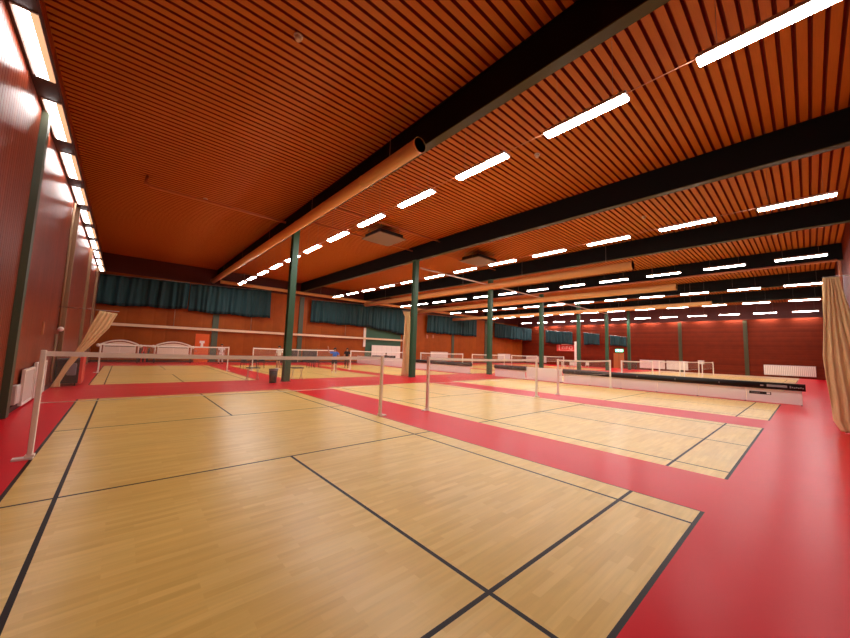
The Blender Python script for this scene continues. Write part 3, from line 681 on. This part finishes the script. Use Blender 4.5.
# ------------------------------------------------------------------ people: one skinned figure each, clothes as slightly larger shells
def skin_mesh(name, verts, edges, radii, m, parent, root=0, sub=2):
    me = bpy.data.meshes.new(name); me.from_pydata(verts, edges, []); me.materials.append(MATS[m])
    o = bpy.data.objects.new(name, me); C.objects.link(o); o.parent = parent
    o.modifiers.new('skin', 'SKIN'); s = o.modifiers.new('sub', 'SUBSURF'); s.levels = sub; s.render_levels = sub
    for i, r in enumerate(radii):
        r = r if isinstance(r, tuple) else (r, r)
        me.skin_vertices[0].data[i].radius = r; me.skin_vertices[0].data[i].use_root = (i == root)
    for p in me.polygons: p.use_smooth = True
    return o
def person(label, loc, rz, shirt, shorts, pose, longleg=None):
    t = thing('person', label, 'person', loc, rz)
    # joints (x right, y forward, z up)
    if pose == 'sit':
        dz = -0.42; kneeL, kneeR = (-0.12, 0.42, 0.50), (0.12, 0.42, 0.50); ankL, ankR = (-0.12, 0.45, 0.09), (0.12, 0.45, 0.09)
        haL, haR = (-0.16, 0.32, 0.60), (0.16, 0.32, 0.60); elL, elR = (-0.27, 0.06, 0.72), (0.27, 0.06, 0.72)
    else:
        dz = 0; st = 0.22 if pose == 'play' else 0.06
        kneeL, kneeR = (-0.12, 0.10+st*0.3, 0.50), (0.13, 0.04, 0.50); ankL, ankR = (-0.14, st, 0.09), (0.15, -st, 0.09)
        if pose == 'play': elL, haL, elR, haR = (-0.32, 0.12, 1.18), (-0.28, 0.34, 1.22), (0.42, 0.08, 1.42), (0.46, 0.14, 1.70)
        else: elL, haL, elR, haR = (-0.26, 0.02, 1.12), (-0.25, 0.14, 0.90), (0.26, 0.02, 1.12), (0.25, 0.14, 0.90)
    Z = lambda p: (p[0], p[1], p[2]+dz)
    pel = Z((0,0,0.95)); waist = Z((0,0.01,1.08)); chest = Z((0,0.0,1.28)); neckb = Z((0,0,1.43)); neck = Z((0,0.01,1.50)); head = Z((0,0.03,1.60)); top = Z((0,0.02,1.72))
    hipL, hipR = Z((-0.09,0,0.90)), Z((0.09,0,0.90)); shL, shR = Z((-0.18,0,1.40)), Z((0.18,0,1.40))
    V = [pel, waist, chest, neckb, neck, head, top, hipL, kneeL, ankL, (ankL[0], ankL[1]+0.17, 0.045), hipR, kneeR, ankR, (ankR[0], ankR[1]+0.17, 0.045), shL, elL, haL, shR, elR, haR]
    E = [(0,1),(1,2),(2,3),(3,4),(4,5),(5,6),(0,7),(7,8),(8,9),(9,10),(0,11),(11,12),(12,13),(13,14),(3,15),(15,16),(16,17),(3,18),(18,19),(19,20)]
    R = [(0.14,0.1),(0.125,0.09),(0.15,0.1),(0.08,0.07),0.05,(0.075,0.09),(0.055,0.07),0.085,0.055,0.038,0.03,0.085,0.055,0.038,0.03,0.055,0.04,0.03,0.055,0.04,0.03]
    def hand(h, e):
        h, e = Vector(h), Vector(e); d = (h-e).normalized(); s = d.cross(Vector((0.3,1,0.2))).normalized(); i0 = len(V); hi = [k for k, q in enumerate(V) if Vector(q) == h][0]
        V.append(tuple(h+d*0.08)); E.append((hi, i0)); R.append((0.036, 0.02))
        for q, ln in ((-0.03, 0.07), (-0.01, 0.085), (0.01, 0.08), (0.03, 0.06)):
            V.append(tuple(h+d*(0.08+ln)+s*q)); E.append((i0, len(V)-1)); R.append(0.009)
        V.append(tuple(h+d*0.06+s*0.06)); E.append((hi, len(V)-1)); R.append(0.011)
    hand(haL, elL); hand(haR, elR)
    skin_mesh('body', V, E, R, 'skin', t)
    def shell(name, idx, grow, m, ends=None):
        mp = {k: i for i, k in enumerate(idx)}; vs = [V[k] for k in idx]; es = [(mp[a], mp[b]) for a, b in E if a in mp and b in mp]
        rr = [tuple(q+grow for q in (R[k] if isinstance(R[k], tuple) else (R[k], R[k]))) for k in idx]
        for (a, b, f, rad) in ends or []:
            p = Vector(V[a]).lerp(Vector(V[b]), f); vs.append(tuple(p)); es.append((mp[a], len(vs)-1)); rr.append((rad, rad))
        return skin_mesh(name, vs, es, rr, m, t)
    shell('shirt', [0, 1, 2, 3, 15, 18], 0.022, shirt, [(15, 16, 0.7, 0.075), (18, 19, 0.7, 0.075)])
    if longleg: shell('trousers', [0, 7, 8, 11, 12], 0.02, shorts, [(8, 9, 0.9, 0.06), (12, 13, 0.9, 0.06)])
    else: shell('shorts', [0, 7, 11], 0.03, shorts, [(7, 8, 0.75, 0.09), (11, 12, 0.75, 0.09)])
    for a in (ankL, ankR):
        bm = bmesh.new(); bx(bm, (a[0]-0.045, a[1]-0.07, 0), (a[0]+0.045, a[1]+0.2, 0.085)); obj('shoe', bm, 'white_paint' if not longleg else 'black_plastic', t, 0.03)
    bm = bmesh.new(); bmesh.ops.create_uvsphere(bm, u_segments=16, v_segments=10, radius=0.105)
    for v in list(bm.verts):
        if v.co.z < -0.02 and v.co.y > -0.02: v.co.y = min(v.co.y, -0.01)
    bmesh.ops.translate(bm, verts=bm.verts, vec=(head[0], head[1]-0.015, head[2]+0.06)); ho = obj('hair', bm, 'hair_dark', t)
    for p in ho.data.polygons: p.use_smooth = True
    bm = bmesh.new()
    for sx in (-0.03, 0.03): bmesh.ops.create_uvsphere(bm, u_segments=8, v_segments=6, radius=0.012, matrix=Matrix.Translation((sx, head[1]+0.088, head[2]+0.005)))
    obj('eyes', bm, 'hair_dark', t)
    bm = bmesh.new(); tube(bm, [(0, head[1]+0.085, head[2]-0.005), (0, head[1]+0.11, head[2]-0.035)], [0.008, 0.016], 8); bx(bm, (-0.025, head[1]+0.07, head[2]-0.068), (0.025, head[1]+0.09, head[2]-0.06)); obj('face', bm, 'skin', t)
    return t
person('person in a blue shirt and black shorts playing on the back court', (12.1, 21.3, 0), 2.6, 'shirt_blue', 'shorts_black', 'play')
person('person in a white shirt standing just left of the first green column', (9.78, 25.7, 0), 2.2, 'shirt_white', 'shorts_black', 'stand')
person('person in white standing by the end wall right of the orange door', (7.5, 33.9, 0), 2.9, 'shirt_white', 'shirt_white', 'stand', True)
person('person in dark clothes standing left of a back-row net post', (16.2, 27.0, 0), 2.4, 'shirt_black', 'shorts_black', 'stand', True)
person('person in dark clothes seated on the dark bench before the white board', (25.0, 33.4, -0.0), 3.0, 'shirt_black', 'shorts_black', 'sit', True)
